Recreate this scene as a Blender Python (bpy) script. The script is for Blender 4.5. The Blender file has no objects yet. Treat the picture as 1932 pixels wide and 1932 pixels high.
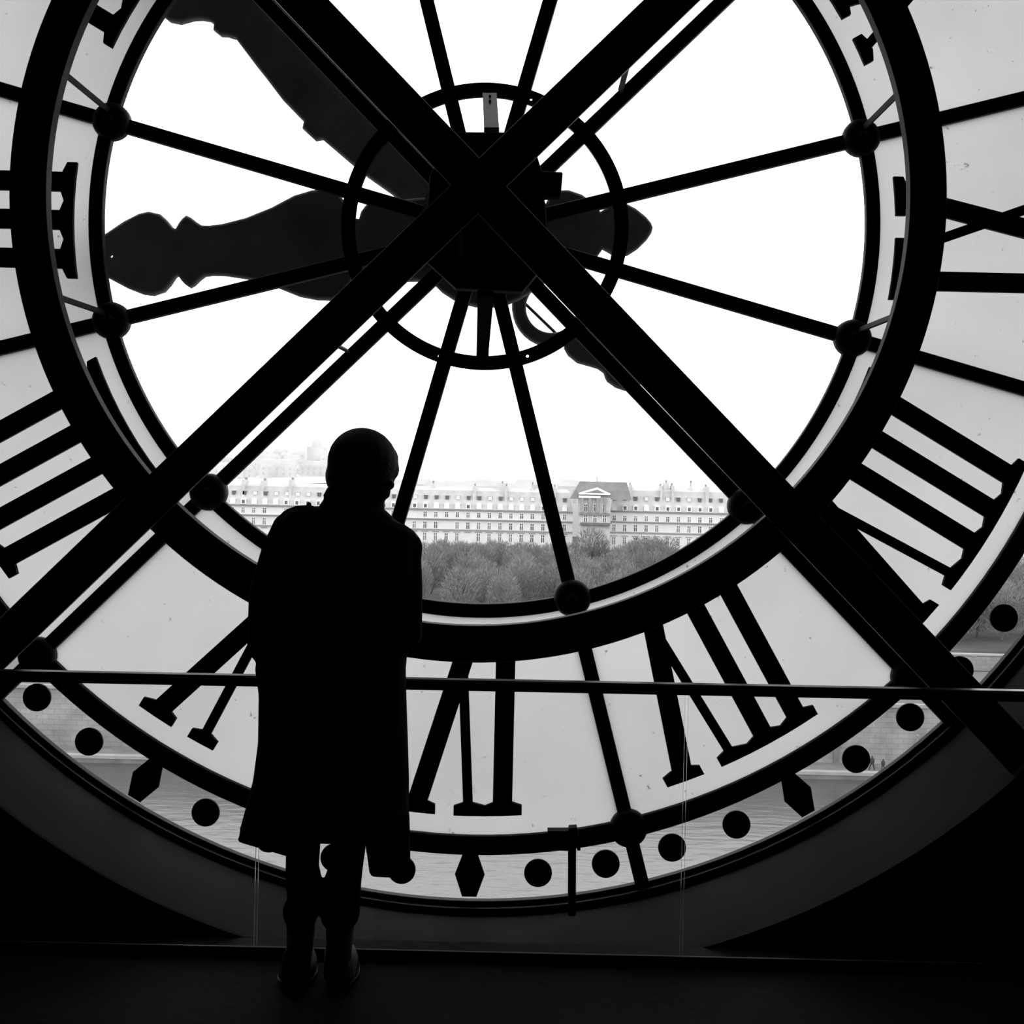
import bpy, bmesh, math, random
from mathutils import Vector, Matrix
from mathutils.geometry import tessellate_polygon
random.seed(7)
S = bpy.context.scene
COL = S.collection
# ------------------------------------------------------------------ camera, sky, exposure
F = 2600.0                     # focal length in pixels of the 1932 frame
VX, VY = 1010.0, 905.0         # where the axis square to the wall meets the frame
ROLL = math.radians(1.3)
EYE = 1.65
cam_d = bpy.data.cameras.new('camera'); cam = bpy.data.objects.new('camera', cam_d); COL.objects.link(cam)
cam_d.sensor_width = 36.0; cam_d.lens = 36.0 * F / 1932.0
cam_d.shift_x = (966.0 - VX) / 1932.0; cam_d.shift_y = (VY - 966.0) / 1932.0
cam_d.clip_start = 0.05; cam_d.clip_end = 6000
cam.matrix_world = Matrix.Translation((0, 0, EYE)) @ Matrix.Rotation(math.pi / 2, 4, 'X') @ Matrix.Rotation(ROLL, 4, 'Z')
S.camera = cam
w = bpy.data.worlds.new('overcast'); S.world = w; w.use_nodes = True
bg = w.node_tree.nodes['Background']; bg.inputs[0].default_value = (1, 1, 1, 1); bg.inputs[1].default_value = 2.5
S.view_settings.view_transform = 'Standard'; S.view_settings.look = 'None'
S.view_settings.exposure = 0.0; S.view_settings.gamma = 1.0; S.view_settings.use_curve_mapping = False
S.cycles.max_bounces = 8; S.cycles.transparent_max_bounces = 16

CA, SA = math.cos(ROLL), math.sin(ROLL)
def P(px, py, Y):
    u, v = px - VX, VY - py
    return Vector((Y * (u * CA - v * SA) / F, Y, EYE + Y * (u * SA + v * CA) / F))
def proj(p):
    x, z = p[0] / p[1] * F, (p[2] - EYE) / p[1] * F
    return VX + x * CA + z * SA, VY - (-x * SA + z * CA)
def inframe(p, m=40):
    x, y = proj(p); return -m < x < 1932 + m and -m < y < 1932 + m

# ------------------------------------------------------------------ materials
def mat(name, grey, rough=0.6, spec=0.3, noise=0.0, nscale=6.0, bump=0.0, bscale=30.0):
    m = bpy.data.materials.new(name); m.use_nodes = True; nt = m.node_tree
    b = nt.nodes['Principled BSDF']
    b.inputs['Base Color'].default_value = (grey, grey, grey, 1)
    b.inputs['Roughness'].default_value = rough; b.inputs['Specular IOR Level'].default_value = spec
    tc = nt.nodes.new('ShaderNodeTexCoord')
    if noise:
        n = nt.nodes.new('ShaderNodeTexNoise'); n.inputs['Scale'].default_value = nscale; n.inputs['Detail'].default_value = 6
        nt.links.new(tc.outputs['Object'], n.inputs['Vector'])
        r = nt.nodes.new('ShaderNodeValToRGB'); a, c = max(0, grey * (1 - noise)), min(1, grey * (1 + noise))
        r.color_ramp.elements[0].color = (a, a, a, 1); r.color_ramp.elements[1].color = (c, c, c, 1)
        r.color_ramp.elements[0].position = .3; r.color_ramp.elements[1].position = .7
        nt.links.new(n.outputs['Fac'], r.inputs['Fac']); nt.links.new(r.outputs['Color'], b.inputs['Base Color'])
    if bump:
        n = nt.nodes.new('ShaderNodeTexNoise'); n.inputs['Scale'].default_value = bscale; n.inputs['Detail'].default_value = 5
        nt.links.new(tc.outputs['Object'], n.inputs['Vector'])
        bp = nt.nodes.new('ShaderNodeBump'); bp.inputs['Strength'].default_value = bump; bp.inputs['Distance'].default_value = .02
        nt.links.new(n.outputs['Fac'], bp.inputs['Height']); nt.links.new(bp.outputs['Normal'], b.inputs['Normal'])
    return m
def glass(name, refl=0.05, tint=1.0):
    m = bpy.data.materials.new(name); m.use_nodes = True; nt = m.node_tree; nt.nodes.clear()
    o = nt.nodes.new('ShaderNodeOutputMaterial'); t = nt.nodes.new('ShaderNodeBsdfTransparent'); g = nt.nodes.new('ShaderNodeBsdfGlossy')
    t.inputs[0].default_value = (tint, tint, tint, 1); g.inputs['Roughness'].default_value = .03
    x = nt.nodes.new('ShaderNodeMixShader'); x.inputs[0].default_value = refl
    nt.links.new(t.outputs[0], x.inputs[1]); nt.links.new(g.outputs[0], x.inputs[2]); nt.links.new(x.outputs[0], o.inputs[0])
    return m
def opal_glass():
    m = bpy.data.materials.new('opal_glass'); m.use_nodes = True; nt = m.node_tree; nt.nodes.clear()
    N = nt.nodes.new; L = nt.links.new
    o = N('ShaderNodeOutputMaterial'); t = N('ShaderNodeBsdfTranslucent'); d = N('ShaderNodeBsdfDiffuse')
    d.inputs[0].default_value = (.25, .25, .25, 1)
    tc = N('ShaderNodeTexCoord')
    n1 = N('ShaderNodeTexNoise'); n1.inputs['Scale'].default_value = 22; n1.inputs['Detail'].default_value = 8; n1.inputs['Roughness'].default_value = .7
    n2 = N('ShaderNodeTexNoise'); n2.inputs['Scale'].default_value = 1.6; n2.inputs['Detail'].default_value = 4
    L(tc.outputs['Object'], n1.inputs['Vector']); L(tc.outputs['Object'], n2.inputs['Vector'])
    r1 = N('ShaderNodeValToRGB'); r1.color_ramp.elements[0].position = .30; r1.color_ramp.elements[1].position = .355
    r1.color_ramp.elements[0].color = (.3, .3, .3, 1); r1.color_ramp.elements[1].color = (1, 1, 1, 1)
    L(n1.outputs['Fac'], r1.inputs['Fac'])
    r2 = N('ShaderNodeValToRGB'); r2.color_ramp.elements[0].position = .3; r2.color_ramp.elements[1].position = .7
    r2.color_ramp.elements[0].color = (0.47 * .9,) * 3 + (1,); r2.color_ramp.elements[1].color = (0.47 * 1.06,) * 3 + (1,)
    L(n2.outputs['Fac'], r2.inputs['Fac'])
    mx = N('ShaderNodeMix'); mx.data_type = 'RGBA'; mx.blend_type = 'MULTIPLY'; mx.inputs[0].default_value = 1
    L(r2.outputs['Color'], mx.inputs[6]); L(r1.outputs['Color'], mx.inputs[7]); L(mx.outputs[2], t.inputs[0])
    x = N('ShaderNodeMixShader'); x.inputs[0].default_value = .1
    L(t.outputs[0], x.inputs[1]); L(d.outputs[0], x.inputs[2]); L(x.outputs[0], o.inputs[0])
    return m
OPAL = 0.56
M = dict(
    iron=mat('black_iron_paint', .008, .65, .12, .3, 8, .06, 60),
    beam=mat('black_gloss_paint', .008, .45, .3, .3, 6),
    numeral=mat('black_numeral_paint', .006, .7, .1),
    hand=mat('weathered_dark_metal', .16, .55, .3, .25, 5, .1, 40),
    strap=mat('bare_steel', .14, .5, .4, .3, 12),
    clear=glass('clear_glass', .03), rail_glass=glass('railing_glass', .03, .985), rail_edge=mat('polished_glass_edge', .55, .15, .5),
    opal=opal_glass(),
    wall=mat('dark_wall_paint', .012, .9, .05, .2, 3), reveal=mat('dark_plaster', .014, .85, .08, .22, 2.2, .1, 14),
    room=mat('dark_room_paint', .03, .9, .1), floor=mat('dark_floor', .0045, .7, .04, .6, 3.2, .15, 24),
    rail=mat('black_metal_rail', .012, .28, .5), channel=mat('steel_channel', .012, .5, .3),
    coat=mat('black_wool', .006, .95, .02, .3, 40, .25, 220), trousers=mat('dark_denim', .006, .95, .02, .3, 30, .2, 120),
    scarf=mat('dark_knit', .007, .95, .02, .3, 40, .3, 150), hair=mat('dark_hair', .006, .7, .1, .3, 60, .3, 200),
    skin=mat('skin', .09, .6, .2), boot=mat('black_leather', .012, .3, .5, .2, 30, .15, 60), button=mat('horn_button', .02, .4, .4),
    stone=mat('pale_limestone', .70, .9, .1, .06, .5), stone2=mat('shadow_side_limestone', .5, .9, .1, .12, .6), white=mat('white_trim', .9, .8, .1),  # stone2: the pavilion's shadow side, put into its wall colour
    slate=mat('zinc_roof', .43, .6, .3, .12, .4), slate2=mat('dark_slate_roof', .2, .7, .2, .15, .4),
    pane=mat('window_pane', .20, .4, .4), pane2=mat('dark_window_pane', .10, .4, .4), line=mat('balcony_iron', .25, .7, .2),
    pot=mat('chimney_brick', .55, .9, .1, .1, .8), twig=mat('bare_twigs', .23, .95, .05, .5, .35), trunk=mat('bark', .14, .95, .05, .3, 2),
    ground=mat('gravel_ground', .065, .95, .05, .35, .06), road=mat('pale_road', .13, .9, .1, .15, .05),
    coping=mat('pale_coping', .3, .9, .1, .1, .5), shade=mat('dark_shaded_stone', .16, .8, .2, .2, .4),  # shade: river walk and its water face darkened to stand for shade
    far=mat('pale_far_walls', .52, .9, .1, .12, .05), farroof=mat('far_roofs', .40, .9, .1, .12, .05), hill=mat('far_hill', .45, .95, .05, .25, .02),  # pale tones painted in place of distance haze
    cloth=mat('walker_clothes', .05, .9, .1))
def water():
    m = mat('river_water', .06, .2, .3); nt = m.node_tree; b = nt.nodes['Principled BSDF']
    tc = nt.nodes.new('ShaderNodeTexCoord'); mp = nt.nodes.new('ShaderNodeMapping'); mp.inputs['Scale'].default_value = (.25, .6, 1)
    n = nt.nodes.new('ShaderNodeTexNoise'); n.inputs['Scale'].default_value = 1.0; n.inputs['Detail'].default_value = 7
    bp = nt.nodes.new('ShaderNodeBump'); bp.inputs['Strength'].default_value = .35; bp.inputs['Distance'].default_value = .5
    L = nt.links.new; L(tc.outputs['Object'], mp.inputs[0]); L(mp.outputs[0], n.inputs['Vector']); L(n.outputs['Fac'], bp.inputs['Height']); L(bp.outputs[0], b.inputs['Normal'])
    return m
M['water'] = water()
def masonry():
    m = mat('quay_masonry', .3, .9, .1); nt = m.node_tree; b = nt.nodes['Principled BSDF']; L = nt.links.new
    tc = nt.nodes.new('ShaderNodeTexCoord'); mp = nt.nodes.new('ShaderNodeMapping'); mp.inputs['Rotation'].default_value = (math.pi / 2, 0, 0)
    br = nt.nodes.new('ShaderNodeTexBrick'); br.inputs['Scale'].default_value = 1; br.inputs['Brick Width'].default_value = 1.6; br.inputs['Row Height'].default_value = .75
    br.inputs['Mortar Size'].default_value = .04
    for k, g in (('Color1', .33), ('Color2', .29), ('Mortar', .23)): br.inputs[k].default_value = (g, g, g, 1)
    n = nt.nodes.new('ShaderNodeTexNoise'); n.inputs['Scale'].default_value = .25; n.inputs['Detail'].default_value = 6
    r = nt.nodes.new('ShaderNodeValToRGB'); r.color_ramp.elements[0].position = .3; r.color_ramp.elements[1].position = .65
    r.color_ramp.elements[0].color = (.6, .6, .6, 1)
    mx = nt.nodes.new('ShaderNodeMix'); mx.data_type = 'RGBA'; mx.blend_type = 'MULTIPLY'; mx.inputs[0].default_value = 1
    L(tc.outputs['Object'], mp.inputs[0]); L(mp.outputs[0], br.inputs['Vector']); L(tc.outputs['Object'], n.inputs['Vector']); L(n.outputs['Fac'], r.inputs['Fac'])
    L(br.outputs['Color'], mx.inputs[6]); L(r.outputs['Color'], mx.inputs[7]); L(mx.outputs[2], b.inputs['Base Color'])
    return m
M['masonry'] = masonry()

# ------------------------------------------------------------------ mesh helpers
class MB:
    def __init__(s): s.v = []; s.f = []; s.m = []
    def add(s, vs, fs, mi=0):
        o = len(s.v); s.v += [tuple(v) for v in vs]; s.f += [tuple(i + o for i in f) for f in fs]; s.m += [mi] * len(fs)
    def box(s, x0, x1, y0, y1, z0, z1, mi=0):
        v = [(x, y, z) for x in (x0, x1) for y in (y0, y1) for z in (z0, z1)]
        s.add(v, [(0, 1, 3, 2), (4, 6, 7, 5), (0, 4, 5, 1), (2, 3, 7, 6), (0, 2, 6, 4), (1, 5, 7, 3)], mi)
    def hexa(s, v, mi=0):                     # 8 corners: 0-3 one face, 4-7 the opposite, same order
        s.add(v, [(0, 1, 2, 3), (7, 6, 5, 4), (0, 4, 5, 1), (1, 5, 6, 2), (2, 6, 7, 3), (3, 7, 4, 0)], mi)
    def bar(s, a, b, side, up, mi=0):         # box from a to b, half vectors side and up
        a, b, side, up = map(Vector, (a, b, side, up))
        s.hexa([a - side - up, a + side - up, a + side + up, a - side + up, b - side - up, b + side - up, b + side + up, b - side + up], mi)
    def prism(s, polys, Y0, Y1, mi=0):        # polys: outer then holes, in (x, z)
        flat = [p for q in polys for p in q]; n = len(flat)
        tri = tessellate_polygon([[Vector((x, z, 0)) for x, z in q] for q in polys])
        fs = [tuple(t) for t in tri] + [tuple(i + n for i in reversed(t)) for t in tri]
        o = 0
        for q in polys:
            k = len(q)
            for i in range(k):
                j = (i + 1) % k; fs.append((o + i, o + j, o + j + n, o + i + n))
            o += k
        s.add([(x, Y0, z) for x, z in flat] + [(x, Y1, z) for x, z in flat], fs, mi)
    def loft(s, rings, cap=True, mi=0):
        n = len(rings[0]); vs = [p for r in rings for p in r]; fs = []
        for k in range(len(rings) - 1):
            for i in range(n):
                j = (i + 1) % n; fs.append((k * n + i, k * n + j, (k + 1) * n + j, (k + 1) * n + i))
        if cap: fs += [tuple(range(n))[::-1], tuple(range((len(rings) - 1) * n, len(rings) * n))]
        s.add(vs, fs, mi)
    def tube(s, pts, rad, n=12, mi=0, cap=True):
        pts = [Vector(p) for p in pts]; rings = []; ref = None
        for i, p in enumerate(pts):
            d = (pts[min(i + 1, len(pts) - 1)] - pts[max(i - 1, 0)]).normalized()
            if ref is None: ref = d.orthogonal().normalized()
            ref = (ref - d * ref.dot(d)).normalized(); e = d.cross(ref)
            r = rad[i] if isinstance(rad, (list, tuple)) else rad
            rings.append([p + (ref * math.cos(t) + e * math.sin(t)) * r for t in [2 * math.pi * k / n for k in range(n)]])
        s.loft(rings, cap, mi)
    def capsule(s, pts, rad, n=14):           # tube with rounded ends
        pts = [Vector(p) for p in pts]; s.tube(pts, rad, n)
        s.ball(pts[0], (rad[0],) * 3); s.ball(pts[-1], (rad[-1],) * 3)
    def ball(s, c, r, rot=None, nu=18, nv=12, mi=0):
        c = Vector(c); vs = []; R = rot or Matrix.Identity(3)
        for j in range(1, nv):
            t = math.pi * j / nv
            for i in range(nu):
                a = 2 * math.pi * i / nu
                vs.append(c + R @ Vector((r[0] * math.sin(t) * math.cos(a), r[1] * math.sin(t) * math.sin(a), r[2] * math.cos(t))))
        vs += [c + R @ Vector((0, 0, r[2])), c + R @ Vector((0, 0, -r[2]))]; k = len(vs); fs = []
        for j in range(nv - 2):
            for i in range(nu):
                i2 = (i + 1) % nu; fs.append((j * nu + i, (j + 1) * nu + i, (j + 1) * nu + i2, j * nu + i2))
        for i in range(nu):
            i2 = (i + 1) % nu; fs += [(k - 2, i, i2), (k - 1, (nv - 2) * nu + i2, (nv - 2) * nu + i)]
        s.add(vs, fs, mi)
    def mesh(s, name, mats):
        me = bpy.data.meshes.new(name); me.from_pydata(s.v, [], s.f)
        for m in (mats if isinstance(mats, (list, tuple)) else [mats]): me.materials.append(m)
        me.polygons.foreach_set('material_index', s.m)
        bm = bmesh.new(); bm.from_mesh(me); bmesh.ops.recalc_face_normals(bm, faces=bm.faces); bm.to_mesh(me); bm.free()
        return me
    def build(s, name, mats, parent=None, smooth=False, bevel=0):
        return link(name, s.mesh(name, mats), parent, smooth, bevel)
def link(name, me, parent=None, smooth=False, bevel=0):
    o = bpy.data.objects.new(name, me); COL.objects.link(o)
    if parent is not None:
        o.parent = parent; o.matrix_parent_inverse = parent.matrix_world.inverted() if parent.type != 'EMPTY' else Matrix.Translation(-parent.location)
    if smooth: me.polygons.foreach_set('use_smooth', [True] * len(me.polygons))
    if bevel:
        b = o.modifiers.new('bevel', 'BEVEL'); b.width = bevel; b.segments = 2; b.limit_method = 'ANGLE'
    return o
def tag(o, label=None, cat=None, group=None, kind=None):
    for k, v in (('label', label), ('category', cat), ('group', group), ('kind', kind)):
        if v: o[k] = v
    return o
def empty(name, loc, label, cat, group=None):
    o = bpy.data.objects.new(name, None); COL.objects.link(o); o.location = loc; o.empty_display_size = .1
    return tag(o, label, cat, group)
def remesh(o, voxel, smooth=6):
    r = o.modifiers.new('r', 'REMESH'); r.mode = 'VOXEL'; r.voxel_size = voxel; r.use_smooth_shade = True
    if smooth: k = o.modifiers.new('s', 'SMOOTH'); k.iterations = smooth; k.factor = .5
    dg = bpy.context.evaluated_depsgraph_get(); me = bpy.data.meshes.new_from_object(o.evaluated_get(dg))
    o.modifiers.clear(); old = o.data; mats = list(old.materials); o.data = me
    me.materials.clear()
    for m in mats: me.materials.append(m)
    me.polygons.foreach_set('use_smooth', [True] * len(me.polygons))

# ------------------------------------------------------------------ room
YD = 5.66; K = YD / F                          # dial plane, metres per pixel there
C = P(914.5, 421, YD)                          # centre of the clock
YW = 4.90
def dp(r, th, Y=YD):                           # polar on the clock, r in metres, th from straight down towards frame right
    t = math.radians(th); return Vector((C.x + r * math.sin(t), Y, C.z - r * math.cos(t)))
def d2(r, th): p = dp(r, th); return (p.x, p.z)
def circ(r, n=160, a0=0.0, a1=360.0, c=None):
    c = c or (C.x, C.z)
    return [(c[0] + r * math.sin(math.radians(a0 + (a1 - a0) * i / n)), c[1] - r * math.cos(math.radians(a0 + (a1 - a0) * i / n))) for i in range(n + (0 if abs(a1 - a0) == 360 else 1))]
cw = P(925, 347, YW); CW = (cw.x, cw.z); RW = 1496 * YW / F; RB = 2.835
XL, XR, ZT, YB = -5.2, 5.0, 6.6, -4.5
g = MB()
g.prism([[(XL, -.6), (XR, -.6), (XR, ZT), (XL, ZT)], circ(RW, 160, c=CW)], YW, YW + .02)
g.prism([[(XL, -.6), (XR, -.6), (XR, ZT), (XL, ZT)], circ(RB + .02, 160)], YW + .1, 5.78)
wall = tag(g.build('wall_back', M['wall']), 'black wall with the great round clock opening', kind='structure')
g = MB(); A = circ(RW, 160, c=CW); B = circ(RB, 160); vs = []
for (a, b) in zip(A, B): vs += [(a[0], YW + .001, a[1]), (b[0], 5.78, b[1])]
n = 160; g.add(vs, [(2 * i, 2 * ((i + 1) % n), 2 * ((i + 1) % n) + 1, 2 * i + 1) for i in range(n)])
tag(g.build('reveal', M['reveal'], wall, True), 'dark grey curved reveal round the clock')
def slab(name, *a, m='room'):
    g = MB(); g.box(*a); return tag(g.build(name, M[m]), kind='structure')
slab('floor', XL, XR, YB, YW + .004, -.3, 0, m='floor')
slab('ceiling', XL, XR, YB, 5.78, ZT, ZT + .2)
slab('wall_left', XL - .2, XL, YB, 5.78, -.6, ZT + .2)
slab('wall_right', XR, XR + .2, YB, 5.78, -.6, ZT + .2)
slab('wall_front', XL - .2, XR + .2, YB - .2, YB, -.3, ZT + .2)
slab('trim_1', XL, XR, YW, 5.78, -.9, -.6)

# ------------------------------------------------------------------ the clock
clock = empty('station_clock', (C.x, YD, C.z), 'giant see-through clock dial with black Roman numerals, seen from behind, white sky beyond', 'clock')
def ring(name, r0, r1, Y0, Y1, m, parent, holes=(), bevel=0, a0=0, a1=360, n=200, c=None):
    g = MB()
    if a1 - a0 == 360:
        vs = []; fs = []
        if holes:
            g.prism([circ(r1, n, c=c), circ(r0, n, c=c)] + list(holes), Y0, Y1)
        else:
            for (r, Y) in ((r0, Y0), (r1, Y0), (r1, Y1), (r0, Y1)): vs += [(x, Y, z) for x, z in circ(r, n)]
            for k in range(4):
                for i in range(n): fs.append((k * n + i, k * n + (i + 1) % n, ((k + 1) % 4) * n + (i + 1) % n, ((k + 1) % 4) * n + i))
            g.add(vs, fs)
    return g.build(name, m, parent, bevel=bevel)
R1I, R1O, R2I, R2O = 717 * K, 743.5 * K, 1153 * K, 1189 * K
HI, HO = 243 * K, 269 * K
RG = 2.779
ring('rim', R1I, R1O, 5.625, 5.67, M['iron'], clock, bevel=.006)
ring('rim', R2I, R2O, 5.625, 5.67, M['iron'], clock, bevel=.006)
ring('bezel', RG, RG + .022, 5.640, 5.68, M['iron'], clock, bevel=.003)
ring('bezel', RG + .022, RB + .01, 5.615, 5.70, M['beam'], clock, bevel=.003)
holes = []
for px, py in ((828, 671), (995, 671), (838, 181), (1002, 185)):
    p = P(px, py, 5.6); holes.append(circ(.0065, 10, c=(p.x, p.z)))
ring('hub_ring', HI, HO, 5.615, 5.64, M['iron'], clock, holes, c=(P(914.8, 427, 5.62).x, P(914.8, 427, 5.62).z))
CS = P(911, 435.5, 5.65)
def on_spoke(r, th, Y):                        # the point of spoke th at distance r from the clock centre
    t = math.radians(th); d = Vector((math.sin(t), 0, -math.cos(t))); o = Vector((CS.x - C.x, 0, CS.z - C.z)); b = o.dot(d)
    q_ = o + d * (-b + math.sqrt(b * b - o.dot(o) + r * r)); return Vector((C.x + q_.x, Y, C.z + q_.z))
for k in range(12):                            # spokes from the hub to the bezel
    th = 15 + 30 * k; t = math.radians(th); side = Vector((math.cos(t), 0, math.sin(t))) * (13.3 * K)
    g = MB(); g.bar(on_spoke(.20, th, 5.65), on_spoke(RG + .01, th, 5.65), side, (0, .022, 0))
    g.build('spoke', M['iron'], clock, bevel=.005)
g = MB(); g.tube([dp(0, 0, 5.58), dp(0, 0, 5.62), dp(0, 0, 5.74)], [.2, .26, .26], 40)
g.build('hub_plate', M['iron'], clock)
rose = MB()
rose.tube([(0, -.045, 0), (0, -.036, 0), (0, -.02, 0), (0, .02, 0)], [.05, .068, .076, .076], 28); rose.ball((0, -.045, 0), (.022, .014, .022))
rose_me = rose.mesh('rosette', M['iron'])
for r in (725 * K, 1170 * K):
    for k in range(12):
        p = on_spoke(r, 15 + 30 * k, 5.64)
        if inframe(p, 60):
            o = link('rosette', rose_me, clock, True); o.location = p - clock.location; o.matrix_parent_inverse = Matrix.Identity(4)
# panes of glass, one per sector
def pane(r0, r1, a0, a1, gap, m, name, Y=5.655, th=.007):
    n = 14; arc = lambda rr: [(p.x, p.z) for p in (on_spoke(rr, a0 + (a1 - a0) * i / n, Y) for i in range(n + 1))]; poly = arc(r1) + arc(r0)[::-1]
    pts = [Vector((x, Y, z)) for x, z in poly]
    g = MB(); k = len(poly); vs = [(x, Y, z) for x, z in poly] + [(x, Y + th, z) for x, z in poly]; fs = []; mi = []
    h = k // 2
    for i in range(h - 1): fs.append((i, i + 1, k - 2 - i, k - 1 - i))
    g.add(vs, fs, 0)
    g.add([], []); o = len(fs)
    g.f += [tuple(q + k for q in reversed(f)) for f in fs]; g.m += [1] * o
    for i in range(k): g.f.append((i, (i + 1) % k, (i + 1) % k + k, i + k)); g.m.append(1)
    ok = any(inframe(p, 0) for p in pts)
    return g.build(name, m, clock) if ok else None
for k in range(12):
    a0, a1 = 15 + 30 * k + .12, 45 + 30 * k - .12
    pane(R1O - .005, R2I + .01, a0, a1, 0, [M['opal'], M['clear']], 'opal_pane')
    pane(HI, R1I + .005, a0, a1, 0, [M['clear'], M['clear']], 'clear_pane')
    pane(.22, HI, a0, a1, 0, [M['clear'], M['clear']], 'clear_pane')
    pane(R2O - .005, RG + .005, a0, a1, 0, [M['clear'], M['clear']], 'track_pane')
# numerals: strokes in (s, rho) pixels, s sideways from the axis
RIN, ROUT = 773, 1116
def nframe(th):
    t = math.radians(th); e = Vector((math.cos(t), math.sin(t))); r = Vector((math.sin(t), -math.cos(t)))
    def f(s, rho):
        q = math.sqrt(max(rho * rho - s * s, 0)); v = (e * s + r * q) * K; return (C.x + v.x, C.z + v.y)
    return f
def numeral(th, strokes, label):
    f = nframe(th); g = MB(); Y0, Y1 = 5.630, 5.652
    for (si, so, w, r0, r1, fi, fo, *ex) in strokes:
        at = lambda rho: si + (so - si) * (rho - RIN) / (ROUT - RIN)
        sl = (so - si) / (ROUT - RIN); ww = w * math.sqrt(1 + sl * sl)
        g.prism([[f(at(r0) - ww, r0), f(at(r1) - ww, r1), f(at(r1) + ww, r1), f(at(r0) + ww, r0)]], Y0, Y1)
        h = w + 18.3; hr = w + (ex[0] if ex else 18.3)
        if fo: c = at(ROUT - 12); g.prism([[f(c - h, ROUT), f(c, ROUT), f(c + hr, ROUT), f(c + hr, ROUT - 18), f(c + w, ROUT - 25), f(c - w, ROUT - 25), f(c - h, ROUT - 18)]], Y0, Y1)
        if fi: c = at(RIN + 12); g.prism([[f(c - h, RIN), f(c - h, RIN + 18), f(c - w, RIN + 25), f(c + w, RIN + 25), f(c + h, RIN + 18), f(c + h, RIN), f(c, RIN)]], Y0, Y1)
    tag(g.build('numeral', M['numeral'], clock), label)
I = lambda s: (s, s, 18.2, RIN + 8, ROUT - 6, 1, 1)
def V(s, more=True):                                       # apex towards the hub; s = foot of the thick stroke
    return [(s + 102, s, 18.2, 785, ROUT - 6, 0, 1), (s + 83, s + 103, 9, 800, ROUT - 6, 0, 1) + ((27,) if more else ())]
def X(s): return [(s, s - 82, 18.2, RIN + 8, ROUT - 6, 1, 1), (s - 113, s + 14, 9, RIN + 8, ROUT - 6, 1, 1)]
numeral(0, V(-108) + [I(58.5)], 'black Roman numeral six')
numeral(29.6, V(-168) + [I(5), I(76.6)], 'black Roman numeral seven')
numeral(59.8, V(-207) + [I(-35), I(37), I(109.5)], 'black Roman numeral eight')
numeral(90, [I(-92)] + X(69), 'black Roman numeral nine')
numeral(120, X(51), 'black Roman numeral ten')
numeral(-30, V(-50, False), 'black Roman numeral five')
numeral(-60, [I(-92), I(-20), I(51.5), I(122)], 'black Roman numeral four as four strokes')
numeral(-90, [I(-58), I(14), I(87)], 'black Roman numeral three')
numeral(-120, [I(-24), I(48)], 'black Roman numeral two')
dot_g = MB(); dot_g.tube([(0, 0, 0), (0, .012, 0)], 26.2 * K, 40); dot_me = dot_g.mesh('minute_dot', M['numeral'])
for k in range(-11, 12):
    th = 6 * k; p = dp(1228 * K, th, 5.64)
    if not inframe(p, 30): continue
    if k % 5:
        o = link('minute_dot', dot_me, clock); o.matrix_parent_inverse = Matrix.Identity(4); o.location = p - clock.location
    else:
        f = nframe(th); g = MB()
        g.prism([[f(-13.5, 1187), f(13.5, 1187), f(28, 1227), f(13.5, 1268.5), f(-13.5, 1268.5), f(-28, 1227)]], 5.64, 5.652)
        g.build('hour_marker', M['numeral'], clock)
# hands, outside the glass
YH = 6.0; KH = YH / F; HC = P(918, 449, YH)
def hand(name, prof, ang, holes, label, Y, circles=()):
    # prof: (distance along, half width) in pixels; ang: direction on the frame in degrees from left, positive up
    a = math.radians(ang); d = Vector((-math.cos(a), math.sin(a))); nn = Vector((-d.y, d.x))
    R = Matrix.Rotation(-ROLL, 2)
    def pt(t, h): v = (d * t + nn * h) * KH; v = Matrix(((CA, -SA), (SA, CA))) @ v; return (HC.x + v.x, HC.z + v.y)
    outer = [pt(t, h) for t, h in prof] + [pt(t, -h) for t, h in reversed(prof) if h > 0]
    cu = bpy.data.curves.new(name, 'CURVE'); cu.dimensions = '2D'; cu.fill_mode = 'BOTH'; cu.extrude = .012; cu.bevel_depth = .014; cu.bevel_resolution = 3; cu.offset = -.012
    hs = []
    for (t, h, r, n) in holes:
        c = pt(t, h); hs.append([(c[0] + r * KH * math.cos(2 * math.pi * i / n), c[1] + r * KH * math.sin(2 * math.pi * i / n)) for i in range(n)])
    for q in [outer] + hs:
        sp = cu.splines.new('POLY'); sp.points.add(len(q) - 1); sp.use_cyclic_u = True
        for i, (x, z) in enumerate(q): sp.points[i].co = (x, z, 0, 1)
    o = bpy.data.objects.new('tmp', cu); COL.objects.link(o)
    dg = bpy.context.evaluated_depsgraph_get(); me = bpy.data.meshes.new_from_object(o.evaluated_get(dg)); bpy.data.objects.remove(o)
    me.transform(Matrix(((1, 0, 0, 0), (0, 0, -1, Y), (0, 1, 0, 0), (0, 0, 0, 1)))); me.materials.clear(); me.materials.append(M['hand'])
    return tag(link(name, me, clock), label), pt
def dense(prof):
    out = []
    for i in range(len(prof) - 1):
        (t0, h0), (t1, h1) = prof[i], prof[i + 1]
        for k in range(3): u = k / 3; out.append((t0 + (t1 - t0) * u, h0 + (h1 - h0) * u))
    return out + [prof[-1]]
def disc(R, t0, t1, n=10): return [(t, math.sqrt(max(R * R - t * t, 0))) for t in [t0 + (t1 - t0) * i / n for i in range(n + 1)]]
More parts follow.
